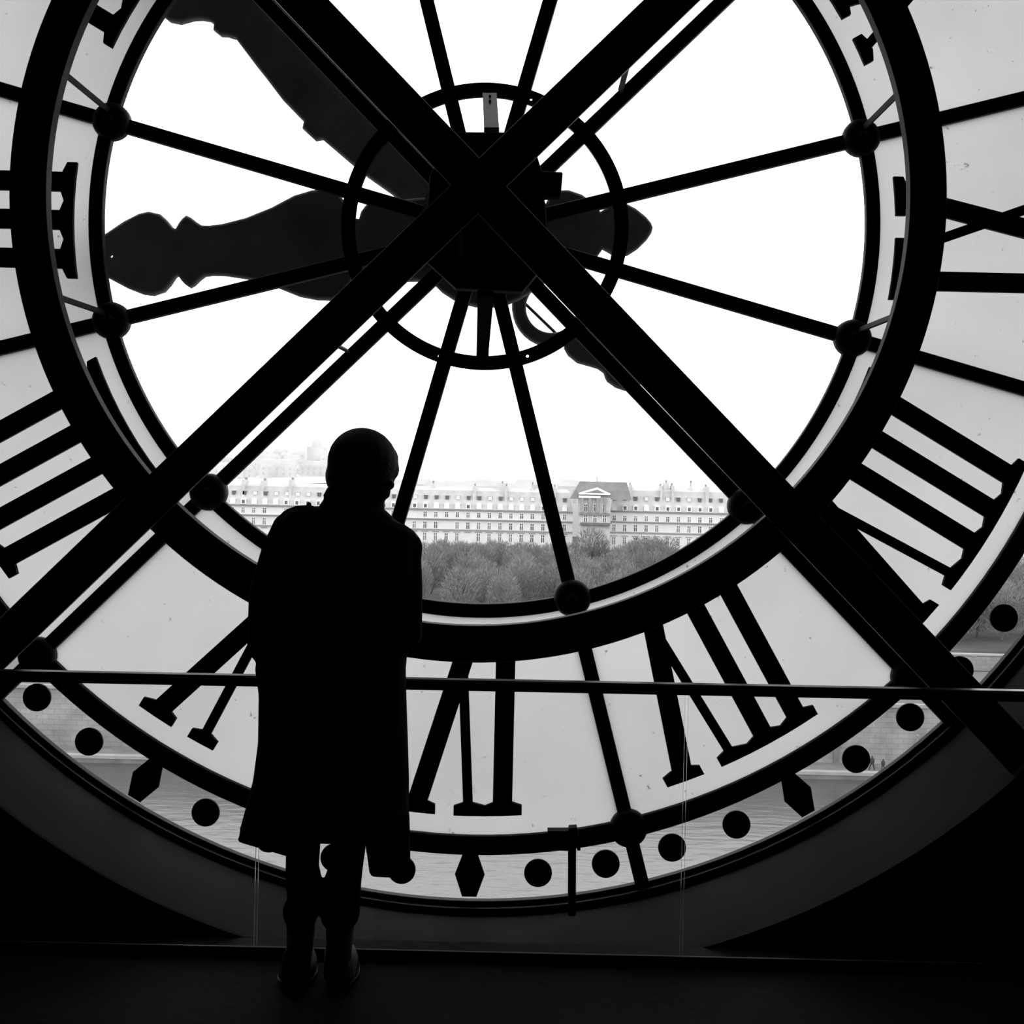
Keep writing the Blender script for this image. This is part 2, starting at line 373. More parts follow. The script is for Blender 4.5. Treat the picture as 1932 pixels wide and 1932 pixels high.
hp = [(780, 0), (765, 12), (716, 38), (676, 62), (647, 75), (629, 78), (608, 72), (596, 60), (586, 46), (580, 43), (573, 54), (567, 61), (559, 67), (551, 63), (541, 54), (531, 47), (515, 46), (491, 48), (447, 57), (418, 67), (398, 74), (355, 94), (322, 102), (298, 104), (275, 97), (257, 72), (246, 46), (236, 44), (231, 58), (222, 69), (205, 74), (150, 76)]
hp += disc(133, 108, -95) + [(-112, 50), (-120, 63), (-131, 73), (-143, 78), (-158, 78), (-183, 68), (-202, 52), (-216, 34), (-226, 40), (-236, 47), (-250, 50), (-263, 48), (-282, 37), (-300, 21), (-309, 9), (-312, 0)]
hour, _ = hand('hour_hand', hp, -2.95, [(703.5, 1, 4, 10)], 'dark ornamental hour hand pointing left', YH - .03)
mp = [(1150, 0), (1050, 24), (900, 66), (800, 104), (745, 122), (720, 120), (703, 109), (690, 87), (679, 75), (666, 66.5), (655, 65), (648, 74), (631, 72), (622, 64), (613, 60), (607, 56), (545, 66), (514, 70), (462, 78), (404, 80), (397, 91), (364, 90), (356, 79), (273, 74), (245, 71.5), (190, 63), (150, 60)]
mp += disc(118, 100, -85) + [(-98, 46), (-104, 38)] + [(-178 + 78 * math.cos(u), 82 * math.sin(u)) for u in [math.pi * (i + 3) / 18 for i in range(12)]] + [(-244, 40), (-250, 47), (-264, 51), (-286, 49), (-308, 37), (-322, 30), (-336, 28), (-345, 33), (-352, 35), (-371, 32), (-388, 24), (-402, 0)]
mh, mpt = hand('minute_hand', mp, 44, [(-178, 8, 49, 36)], 'dark ornamental minute hand pointing to the upper left, ring in its tail', YH + .04)
g = MB()
for (t0, h0, t1, h1) in ((-178 - 42, 37, -178 + 42, 37),):
    a, b = mpt(t0, h0), mpt(t1, h1); g.tube([(a[0], YH + .04, a[1]), (b[0], YH + .04, b[1])], .007, 8)
g.build('tail_bar', M['hand'], mh)
g = MB(); g.tube([(C.x, 5.7, C.z), (HC.x, YH + .08, HC.z)], .06, 20); g.build('hand_shaft', M['iron'], clock)

# ------------------------------------------------------------------ iron ring and crossed beams in front of the dial
brace = empty('iron_brace', (C.x, 5.05, C.z), 'black iron ring with two crossed diagonal beams standing before the clock dial', 'frame')
CR = P(902, 365.5, 5.07); cr = (CR.x, CR.z)
g = MB(); n = 200; RI, RO = 815.5 * 5.07 / F, 885 * 5.07 / F; vs = []; fs = []
for (r, Y) in ((RI, 5.07), (RO, 5.07), (RO, 5.13), (RI, 5.13)): vs += [(x, Y, z) for x, z in circ(r, n, c=cr)]
for k in range(4):
    for i in range(n): fs.append((k * n + i, k * n + (i + 1) % n, ((k + 1) % 4) * n + (i + 1) % n, ((k + 1) % 4) * n + i))
g.add(vs, fs); g.build('ring', M['iron'], brace, bevel=.003)
YBM = 4.93
bc = P(903, 350, YBM)
for (x1, y1, e) in ((570, 0, 'ul'), (1267, 0, 'ur'), (903 + 800, 350 + 840, 'lr'), (903 - 800, 350 + 768, 'll')):
    q = P(x1, y1, YBM); dv = (q - bc).normalized(); sd = Vector((-dv.z, 0, dv.x)) * (37 * YBM / F)
    ln = 0.0
    while (Vector((bc.x + dv.x * ln - CW[0], bc.z + dv.z * ln - CW[1]))).length < RW - .006: ln += .004
    g = MB(); off = Vector((0, .07, 0))
    g.bar(bc + off * .14, bc + dv * ln + off * .14, sd, (0, .0098, 0)); g.bar(bc + off, bc + dv * (ln - .02) + off, sd * .5, (0, .06, 0)); g.build('beam', M['beam'], brace, bevel=.002)
for r, ths in ((1.60, (75, 105, -75, -105)), (.78, (45, 135, -45, -135))):
    for th in ths:
        a, b = dp(r, th, 5.10 if r > 1 else 5.06), dp(r - .012, th, 5.615); t = math.radians(th)
        g = MB(); g.bar(a, b, Vector((math.cos(t), 0, math.sin(t))) * .0105, Vector((math.sin(t), 0, -math.cos(t))) * .005); g.build('standoff', M['numeral'], brace)

# ------------------------------------------------------------------ movement housing at the centre
mv = empty('clock_movement', (C.x, 5.4, C.z), 'black clock movement box at the centre of the dial behind the crossed beams', 'clock movement')
g = MB()
a = [P(866, 251, 5.36), P(1000, 252, 5.36), P(1024, 330, 5.36), P(1036, 490, 5.36), P(985, 552, 5.36), P(860, 545, 5.36), P(800, 490, 5.36), P(812, 330, 5.36)]
g.prism([[(p.x, p.z) for p in a]], 5.34, 5.42); g.build('housing', M['numeral'], mv, bevel=.004)
g = MB(); a = [P(985, 323, 5.36), P(1062, 327, 5.36), P(1058, 373, 5.36), P(985, 373, 5.36)]
g.prism([[(p.x, p.z) for p in a]], 5.335, 5.41); g.build('side_box', M['numeral'], mv, bevel=.006)
def strap(pts, m, nm='strap'):
    g = MB(); vs = []
    for (x0, x1, y, Y) in pts: vs += [P(x0, y, Y), P(x1, y, Y), P(x1, y, Y + .012), P(x0, y, Y + .012)]
    fs = []
    for k in range(len(pts) - 1):
        o = 4 * k
        for i in range(4): fs.append((o + i, o + (i + 1) % 4, o + 4 + (i + 1) % 4, o + 4 + i))
    fs += [(0, 1, 2, 3), (4 * len(pts) - 1, 4 * len(pts) - 2, 4 * len(pts) - 3, 4 * len(pts) - 4)]
    g.add(vs, fs); return g.build(nm, M[m], mv)
st = strap([(910.5, 937, 175, 5.59), (913, 941.5, 239.5, 5.41), (913, 942, 240, 5.37), (913, 942, 256, 5.36)], 'strap')
tag(st, 'pale bare steel strap')
for y in (182, 191.5):
    g = MB(); p = P(924.5, y, 5.575 - (y - 180) * .003); g.tube([p + Vector((0, -.008, 0)), p + Vector((0, .004, 0))], .005, 10); g.build('bolt', M['iron'], st)
strap([(898, 921.5, 690, 5.585), (899, 922.5, 660, 5.58), (901, 931.5, 560, 5.37), (901, 932, 540, 5.36)], 'iron')
g = MB(); a = [P(862, 441, 5.33), P(875, 434, 5.33), P(875, 482, 5.33), P(862, 487, 5.33)]
g.prism([[(p.x, p.z) for p in a]], 5.325, 5.345); g.build('cover_plate', M['hand'], mv)
# drop bolt on the lower rim
db = empty('drop_bolt', P(1076, 1590, 5.56), 'black bolt box with a hanging rod on the lower dial rim near the six', 'bolt')
g = MB(); a = [P(1033, 1566, 5.56), P(1072, 1566, 5.56), P(1074, 1561, 5.56), P(1088, 1560, 5.56), P(1095, 1585, 5.56), P(1095, 1603, 5.56), P(1089, 1603, 5.56), P(1087, 1594, 5.56), P(1072, 1604, 5.56), P(1033, 1602, 5.56)]
g.prism([[(p.x, p.z) for p in a]], 5.545, 5.60); g.build('lock_box', M['iron'], db)
g = MB(); g.tube([P(1079.5, 1572, 5.555), P(1079, 1680, 5.52), P(1079, 1726, 5.46)], [.0165, .0165, .0155], 14); g.build('rod', M['iron'], db, True)

# ------------------------------------------------------------------ railing
YR = 4.73
rail = empty('glass_railing', (0, YR, 0), 'low glass railing with a black handrail across the room before the clock', 'railing')
g = MB(); A, B = P(-1500, 1271 - 1350 * .01996, YR), P(3500, 1315.5 + 1420 * .01996, YR); d = (B - A).normalized()
prof = [(-.028, -.012), (-.022, -.0185), (.022, -.0185), (.028, -.012), (.028, .012), (.022, .0185), (-.022, .0185), (-.028, .012)]
g.loft([[q + Vector((0, y, 0)) + Vector((-d.z, 0, d.x)) * z for y, z in prof] for q in (A, B)]); g.build('handrail', M['rail'], rail)
g = MB(); A2, B2 = P(-1500, 1790, YR), P(3500, 1835, YR)
zt = (A2.z + B2.z) / 2
g.box(A2.x, B2.x, YR - .04, YR - .027, 0, .038); g.box(A2.x, B2.x, YR - .027, YR + .012, 0, .012); ch = g.build('base_channel', M['channel'], rail, bevel=.003)
zr = (A.z + B.z) / 2
xs = [-.05 + P(488, 1295, YR).x - 1.466, P(488, 1500, YR).x, P(1291.5, 1500, YR).x, P(1291.5, 1500, YR).x + 1.466]
xs[0] = xs[1] - 1.466; xs = [xs[0] - 1.466] + xs + [xs[-1] + 1.466]
for i in range(5):
    x0, x1 = xs[i] + .005, xs[i + 1] - .005
    g = MB(); v = [(x, y, z) for x in (x0, x1) for y in (YR - .006, YR + .006) for z in (.02, A.z + (B.z - A.z) * ((x - A.x) / (B.x - A.x)) - .005)]
    g.add(v, [(0, 1, 3, 2), (4, 6, 7, 5), (0, 4, 5, 1), (2, 3, 7, 6), (0, 2, 6, 4), (1, 5, 7, 3)])
    g.m = [1, 1, 0, 0, 0, 0]
    g.build('glass_pane', [M['rail_glass'], M['rail_edge']], rail)

# ------------------------------------------------------------------ the person, back to the room
YP = 4.45
def q(px, py, dy=0.0): return P(px, py, YP + dy)
who = empty('person', Vector((q(605, 1860).x, YP, 0)), 'person in long black coat and boots with back turned, standing before the clock', 'person')
KP = YP / F
b = MB()
hd = q(688, 884); yaw = math.radians(52); Fw = Vector((math.sin(yaw), math.cos(yaw), -.22)).normalized(); Sd = Fw.cross(Vector((0, 0, 1))).normalized(); Up = Sd.cross(Fw)
HR = Matrix((Sd, Fw, Up)).transposed()
def hl(s, f, u): return hd + HR @ Vector((s, f, u))
b.ball(hd, (.076, .098, .108), HR); b.ball(hl(0, .035, -.055), (.058, .065, .07), HR)
b.capsule([hl(0, .092, .012), hl(0, .107, -.026)], [.008, .011]); b.ball(hl(0, .088, -.062), (.028, .014, .007), HR); b.ball(hl(0, .088, -.075), (.025, .014, .007), HR); b.ball(hl(0, .078, -.104), (.028, .022, .02), HR)
for s in (-1, 1):
    b.ball(hl(s * .078, -.005, -.012), (.010, .022, .034), HR); b.ball(hl(s * .034, .088, .018), (.026, .012, .008), HR); b.ball(hl(s * .045, .07, -.035), (.026, .022, .02), HR)
b.capsule([q(676, 930), q(668, 975), q(662, 1010)], [.058, .06, .075])
b.ball(q(655, 1060), (.165, .115, .16)); b.ball(q(650, 1180), (.145, .105, .2)); b.ball(q(632, 1370), (.165, .115, .17))
b.capsule([q(555, 1010), q(655, 995), q(762, 1028)], [.055, .085, .055])
def arm(sh, el, wr, sgn):
    b.capsule([sh, (sh + el) / 2, el], [.055, .05, .042]); b.capsule([el, (el * .6 + wr * .4), wr], [.042, .044, .027])
    fd = (wr - el).normalized(); inw = Vector((sgn, .15, .1)).normalized(); upv = fd.cross(inw).normalized() * sgn
    pc = wr + fd * .05; Rm = Matrix((inw, fd, upv)).transposed()
    b.ball(pc, (.016, .05, .042), Rm)
    for i, ln in enumerate((.072, .082, .076, .058)):
        a0 = wr + fd * .085 + upv * (.03 - .02 * i); a1 = a0 + (fd * .75 + inw * .35).normalized() * ln * .5; a2 = a1 + (fd * .2 + inw).normalized() * ln * .3; a3 = a2 + (inw * .8 - fd * .5).normalized() * ln * .25
        b.capsule([a0, a1, a2, a3], [.0095, .009, .0085, .0075], 10)
    t0 = wr + fd * .03 + upv * .034; t1 = t0 + (upv * .6 + fd * .7 + inw * .4).normalized() * .035; t2 = t1 + (fd + inw * .8).normalized() * .03
    b.capsule([t0, t1, t2], [.013, .0105, .009], 10)
shL, elL, wrL = q(540, 1015), q(503, 1178, .02), q(575, 1190, .2); shR, elR, wrR = q(764, 1032), q(767, 1165, .02), q(705, 1185, .2)
arm(shL, elL, wrL, 1); arm(shR, elR, wrR, -1)
legs = {'l': [(590, 1430), (572, 1560), (571, 1660), (567, 1760), (564, 1828)], 'r': [(668, 1430), (657, 1560), (648, 1660), (641, 1760), (639, 1828)]}
for k in legs:
    b.capsule([q(*p) for p in legs[k]], [.088, .055, .05, .046, .038])
    an = q(*legs[k][-1]); b.capsule([Vector((an.x, YP - .02, .05)), Vector((an.x, YP + .13, .045))], [.032, .028])
body = b.build('body', M['skin'], who); remesh(body, .006, 4)
g = MB()
for s in (-1, 1): g = MB(); g.ball(hl(s * .034, .088, .002), (.012, .012, .012)); g.build('eye', M['button'], who)
# hair
g = MB(); g.ball(hl(0, -.012, .018), (.097, .120, .112), HR); g.ball(q(672, 868, -.03), (.085, .07, .085)); g.ball(hl(0, -.06, -.035), (.085, .062, .075), HR); g.ball(q(650, 895, -.02), (.05, .05, .05))
g.ball(q(728, 868, .03), (.042, .05, .05)); g.ball(q(700, 838, 0), (.06, .06, .042)); g.ball(q(739, 886, .03), (.026, .035, .034)); g.ball(q(730, 905, .01), (.018, .03, .03)); g.ball(q(735, 904, .03), (.017, .03, .022))
hair = g.build('hair', M['hair'], who); remesh(hair, .007, 5)
# scarf: a cowl with folds
def ell(xl, xr, y, dep, n=36, dy=0.0, k=0.0, ph=0.0):
    c = q((xl + xr) / 2, y, dy); hw = (xr - xl) / 2 * KP
    return [c + Vector((hw * math.cos(t) * (1 + k * math.sin(5 * t + ph)), dep * math.sin(t) * (1 + k * math.sin(5 * t + ph)), 0)) for t in [2 * math.pi * i / n for i in range(n)]]
g = MB(); g.loft([ell(626, 728, 912, .085), ell(618, 737, 920, .10, k=.03), ell(608, 733, 936, .115, k=.04, ph=1), ell(614, 724, 943, .105, k=.02, ph=2), ell(604, 723, 953, .12, k=.03, ph=3), ell(600, 730, 972, .125, k=.03), ell(606, 733, 992, .12)])
sc = g.build('scarf', M['scarf'], who); remesh(sc, .008, 3)
# coat
def sup(xl, xr, y, dep, n=72, dy=0.0, e=2.5):
    c = q((xl + xr) / 2, y, dy); hw = (xr - xl) / 2 * KP; out = []
    for i in range(n):
        t = 2 * math.pi * i / n; ct, st_ = math.cos(t), math.sin(t)
        out.append(c + Vector((hw * math.copysign(abs(ct) ** (2 / e), ct), dep * math.copysign(abs(st_) ** (2 / e), st_), 0)))
    return out
lv = [(582, 722, 957, .085), (546, 732, 965, .105), (530, 748, 981, .12), (520, 784, 1001, .13), (514, 787, 1040, .145), (508, 780, 1100, .15), (500, 772, 1180, .155), (484, 765, 1262, .165), (491, 766, 1310, .17), (490, 769, 1400, .18), (481, 771, 1470, .19), (468, 771, 1520, .195), (456, 771, 1563, .20)]
rings = [sup(*l) for l in reversed(lv)]
g = MB()
low = []                                       # the longer left panel, its hem dropping towards the middle
for p in sup(453, 542, 1590, .15, 40): px = proj(p)[0]; low.append(P(px, 1588 + max(0, min(1, (px - 453) / 88)) * 28, p.y))
g.loft([low, sup(460, 543, 1560, .15, 40), sup(466, 545, 1530, .15, 40)])
g.loft([sup(699, 773, 1653, .03, 40, dy=-.10, e=4), sup(692, 773, 1600, .04, 40, dy=-.10, e=4), sup(686, 771, 1530, .05, 40, dy=-.10, e=4)])
g.loft(rings)
def slv(pts, r): g.capsule([q(*p) for p in pts], [x * KP for x in r])
slv([(541, 996), (525, 1040), (503, 1120), (499, 1218)], [28, 32, 34, 33]); slv([(499, 1218), (520, 1226, .1), (570, 1206, .19)], [32, 28, 24])
slv([(766, 1032), (765, 1060), (767, 1110), (766, 1196)], [31.5, 30.5, 31, 31]); slv([(766, 1196), (752, 1206, .1), (712, 1200, .19)], [30, 27, 23])
g.capsule([q(583, 960, -.05), q(560, 966, -.02), q(545, 974, 0)], [.016, .022, .025]); g.capsule([q(735, 990, -.05), q(760, 1000, -.02), q(772, 1012)], [.014, .02, .024])
coat = g.build('coat', M['coat'], who); remesh(coat, .009, 4)
g = MB(); g.ball(q(583, 951.5, -.03), (.0078, .0078, .0078)); g.tube([q(583, 951, -.03), q(584, 962, -.03)], .0035, 8); g.build('button', M['button'], who, True)
g = MB(); c0 = q(640, 1235, -.185); g.bar(c0 + Vector((-.1, .02, 0)), c0 + Vector((.1, .02, 0)), (0, .012, 0), (0, 0, .022)); g.build('half_belt', M['coat'], who, bevel=.004)
# trousers bunched over the boots
g = MB()
g.loft([sup(520, 742, 1400, .14), sup(525, 735, 1480, .14), sup(535, 700, 1525, .13), sup(541, 690, 1545, .12)])
for side in (0, 1):
    tl = ([(541, 606, 1540), (541, 604, 1590), (540, 601, 1634), (540, 608, 1666), (543, 606, 1694), (534, 603, 1712), (534, 600, 1726), (541, 594, 1742), (547, 588, 1752)],
          [(624, 692, 1540), (624, 690, 1596), (618, 684, 1640), (609, 681, 1670), (606, 680, 1700), (604, 679, 1722), (607, 675, 1738), (618, 664, 1750), (621, 660, 1758)])[side]
    g.loft([sup(a, bb, y, .074 if y < 1690 else .062, 28, e=2.2) for a, bb, y in tl])
tr = g.build('trousers', M['trousers'], who); remesh(tr, .007, 3)
for side in (0, 1):
    g = MB(); sh = ([(549, 586, 1735), (546, 586, 1765), (541, 586, 1790), (538, 588, 1815), (531, 588, 1832)], [(619, 660, 1738), (617, 660, 1768), (614, 656, 1792), (613, 657, 1818), (612, 662, 1834)])[side]
    g.loft([sup(a, bb, y, .05 + .012 * i, 24, dy=.012 * i) for i, (a, bb, y) in enumerate(sh)])
    xa, xb = ((518, 588), (612, 669))[side]; ca = (P(xa, 1850, 4.42).x + P(xb, 1850, 4.42).x) / 2; hw = (P(xb, 1850, 4.42).x - P(xa, 1850, 4.42).x) / 2
    rr = []
    for z, s, t0, t1 in ((.008, 1.0, 4.395, 4.655), (.03, 1.02, 4.392, 4.66), (.055, .95, 4.395, 4.655), (.085, .78, 4.40, 4.62), (.11, .6, 4.405, 4.56)):
        rr.append([Vector((ca + hw * s * math.cos(u) * (1 - .12 * math.sin(u)), (t0 + t1) / 2 + (t1 - t0) / 2 * math.sin(u), z)) for u in [2 * math.pi * i / 28 for i in range(28)]])
    g.loft(rr); o = g.build('boot', M['boot'], who); remesh(o, .006, 3)
    g = MB(); g.loft([[Vector((ca + hw * 1.04 * math.cos(u) * (1 - .12 * math.sin(u)), 4.526 + .136 * math.sin(u), z)) for u in [2 * math.pi * i / 28 for i in range(28)]] for z in (.001, .022)]); g.build('sole', M['rail'], o)
    g = MB()
    for k in range(5):
        z = .13 + .03 * k; p = Vector((ca, 4.45, z)); g.tube([Vector((ca - .028, 4.53 - .012 * k, z)), Vector((ca + .028, 4.53 - .012 * k, z + .008))], .004, 6)
    g.build('lace', M['boot'], o)

# ------------------------------------------------------------------ the city outside
ZG = EYE - 31.2; ZQ = EYE - 39.0; ZR = EYE - 40.0
def ground(name, x0, x1, y0, y1, z, m, label=None):
    g = MB(); g.box(x0, x1, y0, y1, z - 2, z); return tag(g.build(name, M[m]), label, kind='structure')
ground('river', -500, 500, 70, 190, ZR, 'water', 'grey river water')
ground('near_bank', -500, 500, 7, 70.5, ZR + 3, 'road')
ground('garden_ground', -900, 900, 196.5, 3000, ZG, 'ground', 'garden ground beyond the river')
ground('quay_road', -300, 300, 199, 236, ZG + .05, 'road')
qw = empty('quay_wall', (0, 190, ZQ), 'long stone quay wall along the far river bank', 'quay wall')
def part(nm, m, par, *bx):
    g = MB(); g.box(*bx); return g.build(nm, M[m], par)
part('wall_face', 'masonry', qw, -400, 400, 194.6, 197, ZQ - 1, ZG + .2)
part('coping', 'coping', qw, -400, 400, 194.3, 195.2, ZG + .2, ZG + .7)
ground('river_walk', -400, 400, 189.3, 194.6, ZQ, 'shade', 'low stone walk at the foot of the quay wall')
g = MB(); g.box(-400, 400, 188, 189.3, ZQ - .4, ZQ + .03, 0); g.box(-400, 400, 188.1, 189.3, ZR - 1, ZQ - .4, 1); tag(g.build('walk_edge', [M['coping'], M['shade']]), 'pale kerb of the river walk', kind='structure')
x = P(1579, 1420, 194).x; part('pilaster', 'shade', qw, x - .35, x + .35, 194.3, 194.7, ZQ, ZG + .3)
lp = empty('lamp_post', (P(1731, 1390, 192).x, 192, ZQ), 'thin lamp post standing on the low river walk', 'lamp')
g = MB(); xx = lp.location.x; g.tube([(xx, 192, ZQ), (xx, 192, ZQ + 4.4)], [.1, .07], 8); g.build('post', M['line'], lp)
g = MB(); g.ball((xx, 192, ZQ + 4.5), (.2, .2, .25), nu=10, nv=6); g.build('lantern', M['line'], lp)
def walker(px, label, lean, h):
    x0 = P(px, 1450, 190).x; o = empty('person', (x0, 190, ZQ), label, 'person'); g = MB(); s = h / 1.75
    V_ = lambda a, b_, c: Vector((x0 + a * s, 190 + b_ * s, ZQ + c * s))
    g.capsule([V_(0, 0, .9), V_(.0, 0, 1.2), V_(.0, 0, 1.42)], [.17 * s, .2 * s, .15 * s], 10); g.ball(V_(0, .02, 1.62), (.11 * s, .12 * s, .14 * s), nu=10, nv=8); g.capsule([V_(0, 0, 1.4), V_(0, 0, 1.55)], [.07 * s, .06 * s], 8)
    for k in (-1, 1):
        g.capsule([V_(k * .08, 0, .92), V_(k * (.1 + lean), 0, .48), V_(k * (.12 + lean * 1.8), 0, .06)], [.12 * s, .09 * s, .07 * s], 8)
        g.capsule([V_(k * .2, 0, 1.38), V_(k * .26, 0, 1.1), V_(k * .24, .06, .85)], [.07 * s, .06 * s, .05 * s], 8)
    bd = g.build('body', M['cloth'], o); remesh(bd, .04, 2)
walker(1645, 'larger dark walker on the far river walk beside a black minute dot', .12, 2.0); walker(1666, 'smaller dark walker following along the far river walk', .05, 1.6)
tw = empty('terrace_wall', (0, 238, ZG), 'pale garden terrace wall behind the quay road', 'wall')
part('wall_face', 'masonry', tw, -300, 300, 237.6, 238.4, ZG, ZG + 2.6); part('coping', 'coping', tw, -300, 300, 237.4, 238.6, ZG + 2.6, ZG + 2.9)

YF = 480.0; KF = YF / F
def xz(px, py, Y=YF): p = P(px, py, Y); return p.x, p.z
def window_mesh(w_, h_, nm, pm):
    g = MB(); t = .16
    g.box(-w_ / 2, w_ / 2, -.02, .25, 0, h_, 1)
    for a in ((-w_ / 2 - t, -w_ / 2, 0, h_ + t), (w_ / 2, w_ / 2 + t, 0, h_ + t), (-w_ / 2 - t, w_ / 2 + t, h_, h_ + t)): g.box(a[0], a[1], -.15, .25, a[2], a[3], 0)
    g.box(-.08, .08, -.08, .2, 0, h_, 0); g.box(-w_ / 2, w_ / 2, -.08, .2, h_ * .62, h_ * .62 + .12, 0)
    return g.mesh(nm, [M['white'], M[pm]])
WM = {k: (window_mesh(1.15, h, 'window', 'pane'), window_mesh(1.15, h, 'window', 'pane2')) for k, h in (('a', 1.75), ('b', 2.25), ('c', 2.6))}
g = MB(); g.box(-.85, .85, -.3, 1.6, 0, 1.7, 0); g.box(-.5, .5, -.36, -.2, .25, 1.45, 1); g.hexa([Vector((-1, -.4, 1.7)), Vector((1, -.4, 1.7)), Vector((1, 1.6, 1.7)), Vector((-1, 1.6, 1.7)), Vector((-.15, -.4, 2.15)), Vector((.15, -.4, 2.15)), Vector((.15, 1.6, 2.15)), Vector((-.15, 1.6, 2.15))], 0)
DM = [g.mesh('dormer', [M['white'], M['pane2']]), g.mesh('dormer', [M['white'], M['white']])]
g = MB(); g.box(-.6, .6, -.25, 1.6, 0, 1.25, 1); g.box(-.75, .75, -.3, 1.4, 1.25, 1.4, 0)
SM = [g.mesh('skylight', [M['slate'], M['pane2']]), g.mesh('skylight', [M['slate'], M['stone']])]
def put(nm, me, par, x, y, z):
    o = link(nm, me, par); o.matrix_parent_inverse = Matrix.Identity(4); o.location = Vector((x, y, z)) - par.location; return o
def block(label, x0, x1, xr, lev, first, nb, chim):
    # lev: frame heights measured at column xr: ridge, cornice, f1 sill, string, f2 sill, string2, f3 sill
    Z = [xz(xr, y)[1] for y in lev]; X0, X1 = xz(x0, lev[1])[0], xz(x1, lev[1])[0]; rx = X0
    o = empty('apartment_building', ((X0 + X1) / 2, YF, ZG), label, 'building')
    part('wall', 'stone', o, X0, X1, YF, YF + 14, ZG, Z[1])
    g = MB(); zc, zr_ = Z[1] + .25, Z[0]
    g.hexa([Vector((X0, YF + .3, zc)), Vector((X1, YF + .3, zc)), Vector((X1, YF + 14, zc)), Vector((X0, YF + 14, zc)), Vector((X0 + 1, YF + 3.2, zr_ - 1.2)), Vector((X1 - 1, YF + 3.2, zr_ - 1.2)), Vector((X1 - 1, YF + 11, zr_ - 1.2)), Vector((X0 + 1, YF + 11, zr_ - 1.2))])
    g.hexa([Vector((X0 + 1, YF + 3.2, zr_ - 1.2)), Vector((X1 - 1, YF + 3.2, zr_ - 1.2)), Vector((X1 - 1, YF + 11, zr_ - 1.2)), Vector((X0 + 1, YF + 11, zr_ - 1.2)), Vector((X0 + 2, YF + 7, zr_)), Vector((X1 - 2, YF + 7, zr_)), Vector((X1 - 2, YF + 7.4, zr_)), Vector((X0 + 2, YF + 7.4, zr_))])
    g.build('roof', M['slate'], o)
    part('cornice', 'line', o, X0, X1, YF - .6, YF + .5, Z[1] - .2, Z[1] + .25)
    part('balcony', 'line', o, X0, X1, YF - .7, YF + .2, Z[3] - .18, Z[3] + .18)
    part('balcony', 'coping', o, X0, X1, YF - .4, YF + .2, Z[5] - .2, Z[5] + .25)
    xb = xz(first, lev[1])[0]
    for i in range(nb):
        x = xb + i * 20.22 * KF
        if x > X1 - 1: break
        for key, zi in (('a', 2), ('b', 4), ('c', 6)):
            if random.random() < .94: put('window', WM[key][random.random() < .5], o, x, YF, Z[zi])
        if key: part('lintel', 'line', o, x - 1.15, x + 1.15, YF - .3, YF, Z[6] + 2.95, Z[6] + 3.15)
        put('dormer', DM[random.random() < .45], o, x, YF + .35, zc + .1)
        put('skylight', SM[random.random() < .35], o, x, YF + 1.75, zc + (zr_ - 1.2 - zc) * .52)
    for (px, wd, up, fat) in chim:
        x = xz(px, lev[1])[0]; c = part('chimney', 'pot', o, x - wd, x + wd, YF + (1.5 if fat else 5), YF + 9, zc + (.6 if fat else 3), zr_ + up)
        g = MB()
        for j in range(4): g.tube([(x, YF + 5 + j, zr_ + up), (x, YF + 5 + j, zr_ + up + .8)], .22, 6)
        g.build('chimney_pots', M['line'], c)
    return o
block('long pale apartment block with grey mansard roof and rows of windows behind the garden trees', 20, 1081, 776, (917, 960, 974, 978, 995.5, 998, 1018), 782 - 20.22 * 37, 52, [(456, .45, .9, 1), (492, .5, .7, 1), (545, .45, 1.2, 1), (640, .5, .8, 1), (700, .5, .8, 1), (814, .35, 1.3, 0), (894, .55, .5, 1), (954, .5, .7, 1), (946, 1.9, 1.7, 0), (1004, .4, 1.5, 0), (1046, .5, .8, 1)])
block('pale apartment block with round dormers and tall chimney slabs, beside the pedimented pavilion', 1152, 1975, 1150, (918, 964.5, 982, 984, 1001.5, 1004, 1027), 1159, 41, [(1190, .5, .8, 1), (1248, .4, .6, 1), (1259, 1.0, 1.9, 0), (1270, .45, .9, 1), (1306, .3, 2.0, 0), (1335, .6, .7, 1), (1420, .5, .7, 1), (1560, .5, .7, 1), (1700, .5, .7, 1), (1850, .5, .7, 1)])
pv = empty('pavilion', (xz(1122, 960)[0], 470, ZG), 'grey pavilion with dark hipped roof and white pediment between the two pale blocks', 'building')
def pz(px, py, Y=470.0): p = P(px, py, Y); return p.x, p.z
x0, zz = pz(1093, 938); x1, _ = pz(1152, 938); _, zb = pz(1120, 1000)
part('wall', 'stone2', pv, x0, x1, 470, 479, ZG, zz)
g = MB(); a, b2, c, d_ = pz(1076, 941), pz(1192, 944), pz(1184, 910), pz(1095, 908)
g.hexa([Vector((a[0], 471, a[1])), Vector((b2[0], 471, a[1])), Vector((b2[0], 479.3, a[1])), Vector((a[0], 479.3, a[1])), Vector((d_[0], 473.5, d_[1])), Vector((c[0], 473.5, d_[1])), Vector((c[0], 477.5, d_[1])), Vector((d_[0], 477.5, d_[1]))]); g.build('roof', M['slate2'], pv)
g = MB(); pa, pb, pc_ = pz(1092, 932.5), pz(1151, 934), pz(1127, 919.5)
g.prism([[pa, (pb[0], pa[1]), (pb[0], pa[1] + .5), (pc_[0], pc_[1]), (pa[0], pa[1] + .5)], [(pa[0] + 1.6, pa[1] + .5), (pb[0] - 1.6, pa[1] + .5), (pc_[0], pc_[1] - .8)]], 468.6, 470.4); g.build('pediment', M['white'], pv)
part('entablature', 'white', pv, x0 - .2, x1 - 3.5, 468.8, 470.2, zz - .2, zz + .55)
for k in range(4): part('column', 'coping', pv, x0 + .6 + k * 2.6, x0 + 1.5 + k * 2.6, 468.9, 470, zz - 5.2, zz - .2)
